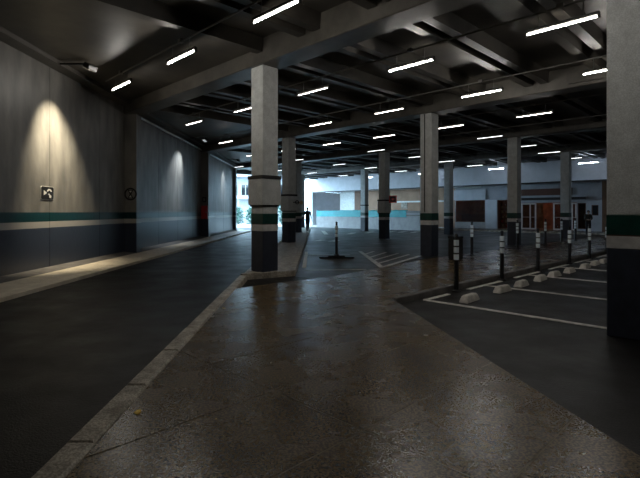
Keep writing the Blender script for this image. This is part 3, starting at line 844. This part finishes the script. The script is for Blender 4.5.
# ------------------------------------------------------------------ people
def person(label, loc, rz, mats, stride=0.0, height=1.74, arms='down'):
    sc = height / 1.74
    J = {}; E = []; R = {}
    def j(n, x, y, z, r, par=None, ry=None):
        J[n] = (x, y, z); R[n] = (r, ry or r)
        if par: E.append((par, n))
    j('pelvis', 0, 0, 0.95, 0.145, None, 0.11)
    j('waist', 0, 0.0, 1.10, 0.125, 'pelvis', 0.095)
    j('chest', 0, 0.0, 1.30, 0.150, 'waist', 0.11)
    j('collar', 0, 0.0, 1.44, 0.085, 'chest', 0.075)
    j('neck', 0, -0.005, 1.50, 0.052, 'collar')
    j('jaw', 0, -0.02, 1.565, 0.066, 'neck', 0.075)
    j('head', 0, -0.012, 1.645, 0.080, 'jaw', 0.095)
    j('crown', 0, -0.005, 1.705, 0.058, 'head', 0.07)
    for s, nm in ((-1, 'l'), (1, 'r')):
        st = s * stride
        j('hip' + nm, s * 0.09, 0, 0.88, 0.090, 'pelvis')
        j('knee' + nm, s * 0.095, -st * 0.45 - 0.02, 0.50, 0.060, 'hip' + nm)
        j('calf' + nm, s * 0.095, -st * 0.65 + 0.01, 0.34, 0.055, 'knee' + nm)
        j('ankle' + nm, s * 0.095, -st * 0.9 + 0.02, 0.085, 0.038, 'calf' + nm)
        j('toe' + nm, s * 0.11, -st * 0.9 - 0.15, 0.035, 0.034, 'ankle' + nm)
        j('shoulder' + nm, s * 0.185, 0.0, 1.41, 0.060, 'collar')
        if arms == 'down':
            el = (s * 0.235, 0.02 + st * 0.25, 1.13); wr = (s * 0.245, -0.05 + st * 0.5, 0.89)
        else:
            el = (s * 0.24, 0.03, 1.14); wr = (s * 0.10, -0.22, 1.10)
        j('elbow' + nm, *el, 0.042, 'shoulder' + nm)
        j('wrist' + nm, *wr, 0.028, 'elbow' + nm)
        d = (Vector(wr) - Vector(el)).normalized()
        side = Vector((0, -1, 0)) if arms == 'down' else Vector((0, 0, 1))
        pc = Vector(wr) + d * 0.07
        j('palm' + nm, *pc, 0.030, 'wrist' + nm, 0.02)
        for q, (off, ln) in enumerate(((-0.027, 0.065), (-0.009, 0.082), (0.009, 0.09), (0.027, 0.08))):
            k0 = pc + d * 0.03 + side * off
            k1 = k0 + d * ln * 0.5 + Vector((-s * 0.008, 0, 0)); k2 = k0 + d * ln + Vector((-s * 0.025, 0, 0))
            j('f%s%da' % (nm, q), *k0, 0.009, 'palm' + nm); j('f%s%db' % (nm, q), *k1, 0.0085, 'f%s%da' % (nm, q)); j('f%s%dc' % (nm, q), *k2, 0.007, 'f%s%db' % (nm, q))
        t0 = Vector(wr) + d * 0.035 + side * 0.035; t1 = t0 + d * 0.05 + side * 0.02
        j('th%sa' % nm, *t0, 0.011, 'palm' + nm); j('th%sb' % nm, *t1, 0.009, 'th%sa' % nm)
    names = list(J); idx = {n: i for i, n in enumerate(names)}
    me = bpy.data.meshes.new('person_skeleton')
    me.from_pydata([Vector(J[n]) * sc for n in names], [(idx[a], idx[b]) for a, b in E], [])
    tmp = bpy.data.objects.new('person_tmp', me); COL.objects.link(tmp)
    md = tmp.modifiers.new('skin', 'SKIN'); md.use_smooth_shade = True
    for i, n in enumerate(names):
        v = me.skin_vertices[0].data[i]; th_ = 1.0 if n[0] == 'f' or n[:2] == 'th' or n in ('jaw', 'head', 'crown', 'neck') else 1.22
        v.radius = (R[n][0] * sc * th_, R[n][1] * sc * th_); v.use_root = (n == 'pelvis')
    ss_ = tmp.modifiers.new('sub', 'SUBSURF'); ss_.levels = 2; ss_.render_levels = 2
    dg = bpy.context.evaluated_depsgraph_get(); dg.update()
    ev = bpy.data.meshes.new_from_object(tmp.evaluated_get(dg))
    bpy.data.objects.remove(tmp); bpy.data.meshes.remove(me)
    ev.name = 'body'; ev.materials.clear()
    for m in ('skin', mats[0], mats[1], 'black_plastic'): ev.materials.append(MATS[m])
    hands = [Vector(J['palm' + q]) * sc for q in 'lr']
    for p in ev.polygons:
        c = p.center; z = c.z / sc; p.use_smooth = True
        if any((c - h).length < 0.13 * sc for h in hands) and z < 1.25 and abs(c.x) > (0.19 if arms == 'down' else -1) * sc and (arms == 'down' or c.y < -0.14 * sc): p.material_index = 0
        elif z > 1.475 and abs(c.x) < 0.10 * sc: p.material_index = 0
        elif z > 0.93: p.material_index = 1
        elif z > 0.085: p.material_index = 2
        else: p.material_index = 3
    zmin = min(v.co.z for v in ev.vertices)
    root = thing('person', label, 'person', (loc[0], loc[1], loc[2] - zmin), rz)
    link('body', ev, root)
    h = MB(); h.sphere((0, 0.012 * sc, 1.675 * sc), 0.098 * sc, 0.93, 1.05, 0.95, 14)
    for v in list(h.bm.verts):
        if v.co.y < -0.045 * sc and v.co.z < 1.70 * sc: v.co.y = -0.045 * sc
        if v.co.z < 1.60 * sc: v.co.z = 1.60 * sc
    h.build('hair', 'hair', root, smooth=True)
    fm = MB(); fm.sphere((0, -0.115 * sc, 1.61 * sc), 0.017 * sc, 0.8, 1.2, 1.5, 8); fm.build('nose', 'skin', root, smooth=True)
    for s in (-1, 1):
        MB().sphere((s * 0.032 * sc, -0.098 * sc, 1.637 * sc), 0.011 * sc, 1.2, 0.6, 0.7, 8).build('eye', 'hair', root, smooth=True)
        MB().sphere((s * 0.083 * sc, 0.0, 1.62 * sc), 0.028 * sc, 0.35, 0.7, 1.1, 8).build('ear', 'skin', root, smooth=True)
    MB().sphere((0, -0.096 * sc, 1.575 * sc), 0.02 * sc, 1.2, 0.5, 0.3, 8).build('mouth', 'red_paint', root, smooth=True)
    return root
pp = gp(307.8, 231.4, 0.015)
person('person in dark clothes walking along the kerbed island towards the daylight', (-0.93, 34.6, 0.03), math.radians(165), ('cloth_dark', 'cloth_navy'), 0.22, 1.84)
person('person in dark brown clothes standing before the blue grey shop wall', (19.15, 32.9, ZA), math.radians(-20), ('cloth_brown', 'cloth_dark'), 0.10, 1.72, 'front')

# ------------------------------------------------------------------ litter on the walkway
def scrap(px, py, size, m, name, label, group=None, seed=0, cat='litter'):
    rnd = random.Random(seed); p = gp(px, py, 0.0)
    b = MB(); n = 7
    top = [b.bm.verts.new((size * (0.7 + 0.5 * rnd.random()) * math.cos(2 * PI * i / n), 0.6 * size * (0.7 + 0.5 * rnd.random()) * math.sin(2 * PI * i / n), 0.004 + size * 0.15 * rnd.random())) for i in range(n)]
    bot = [b.bm.verts.new((v.co.x * 0.9, v.co.y * 0.9, 0.0)) for v in top]
    c = b.bm.verts.new((0, 0, size * 0.25)); d = b.bm.verts.new((0, 0, 0))
    for i in range(n):
        k = (i + 1) % n
        b.bm.faces.new((top[i], top[k], c)); b.bm.faces.new((bot[k], bot[i], d)); b.bm.faces.new((bot[i], bot[k], top[k], top[i]))
    o = b.build(name, m, None, (p.x, p.y, 0.0005), rnd.random() * 3)
    tag(o, label, cat, group)
scrap(138, 412.5, 0.045, 'yellow_paper', 'paper_scrap', 'bright yellow crumpled scrap on the walkway near the road kerb', seed=1)
lit = [(224, 308.5, 0.045), (426, 335.5, 0.03), (448, 280.5, 0.045), (516, 265.5, 0.045), (360, 393, 0.012), (271, 363, 0.012), (216, 419, 0.010), (561, 256, 0.05), (592, 249, 0.05)]
for i, (x, y, s) in enumerate(lit):
    scrap(x, y, s, 'white_paper' if i % 3 else 'dry_leaf', 'paper_scrap', 'tiny pale scrap of litter lying on the walkway', 'litter on the walkway', seed=10 + i)

# ------------------------------------------------------------------ outside, beyond the open end
og = MB().box(-75, s_end - 0.4, 19.5, LV - 0.1, ZA, ZA + 0.02).box(-75, lx0 - 0.3, LV - 0.1, 75, ZA, ZA + 0.02).build('floor_outside', 'outside_pavement', None, (0, 0, 0), RZ); structure(og, 'bright pavement outside the open end')
ob = thing('building', 'white framed building with dark windows beyond the open end of the garage', 'building', (-9, 62, ZA + 0.02), 0)
MB().box(-14, 6.5, 1.0, 7, 0, 6.3).build('wall', 'outside_wall', ob)
MB().box(-14.5, 7, -0.8, 7, 6.3, 6.75).build('roof_edge', 'outside_wall', ob)
MB().box(-14, 6.5, -0.2, 1.0, 3.35, 3.75).build('balcony_slab', 'outside_wall', ob)
for i in range(12):
    x = -13.6 + i * 1.7
    w = MB().box(x, x + 1.1, 0.93, 1.0, 3.9, 5.3).build('window', 'dark_glass', ob)
    MB().box(x + 0.5, x + 0.6, 0.88, 0.93, 3.9, 5.3).build('mullion', 'outside_wall', w)
    MB().box(x - 0.35, x - 0.2, -0.1, 0.05, 0, 3.4).build('post', 'outside_wall', ob)
def shrub(loc, h, r, label, seed):
    rnd = random.Random(seed)
    t = thing('shrub', label, 'shrub', loc, 0, 'shrubs outside the open end')
    MB().cyl((0, 0, 0), (0, 0, h * 0.7), 0.05, 0.03, 6).build('stem', 'bark', t)
    b = MB()
    for i in range(420):
        a = rnd.random() * 2 * PI; z = h * (0.1 + 0.9 * rnd.random()); rr = r * math.sqrt(rnd.random()) * (0.6 + 0.4 * math.sin(PI * z / h))
        c = Vector((rr * math.cos(a), rr * math.sin(a), z)); s = 0.12 + 0.08 * rnd.random()
        d = Vector((rnd.uniform(-1, 1), rnd.uniform(-1, 1), rnd.uniform(-0.6, 0.8))).normalized()
        e = d.cross(Vector((rnd.uniform(-1, 1), rnd.uniform(-1, 1), rnd.uniform(-1, 1)))).normalized()
        q = [c, c + d * s + e * s * 0.35, c + d * s * 2, c + d * s - e * s * 0.35]
        b.bm.faces.new([b.bm.verts.new(x) for x in q])
    tag(b.build('foliage', 'leaf', t), kind='stuff')
for i in range(7):
    shrub((-13.4 + i * 1.75 + random.uniform(-0.2, 0.2), 56 + random.uniform(-0.8, 0.8), ZA + 0.02), random.uniform(1.6, 2.9), 0.65, 'leafy green shrub outside the open end of the garage', 40 + i)
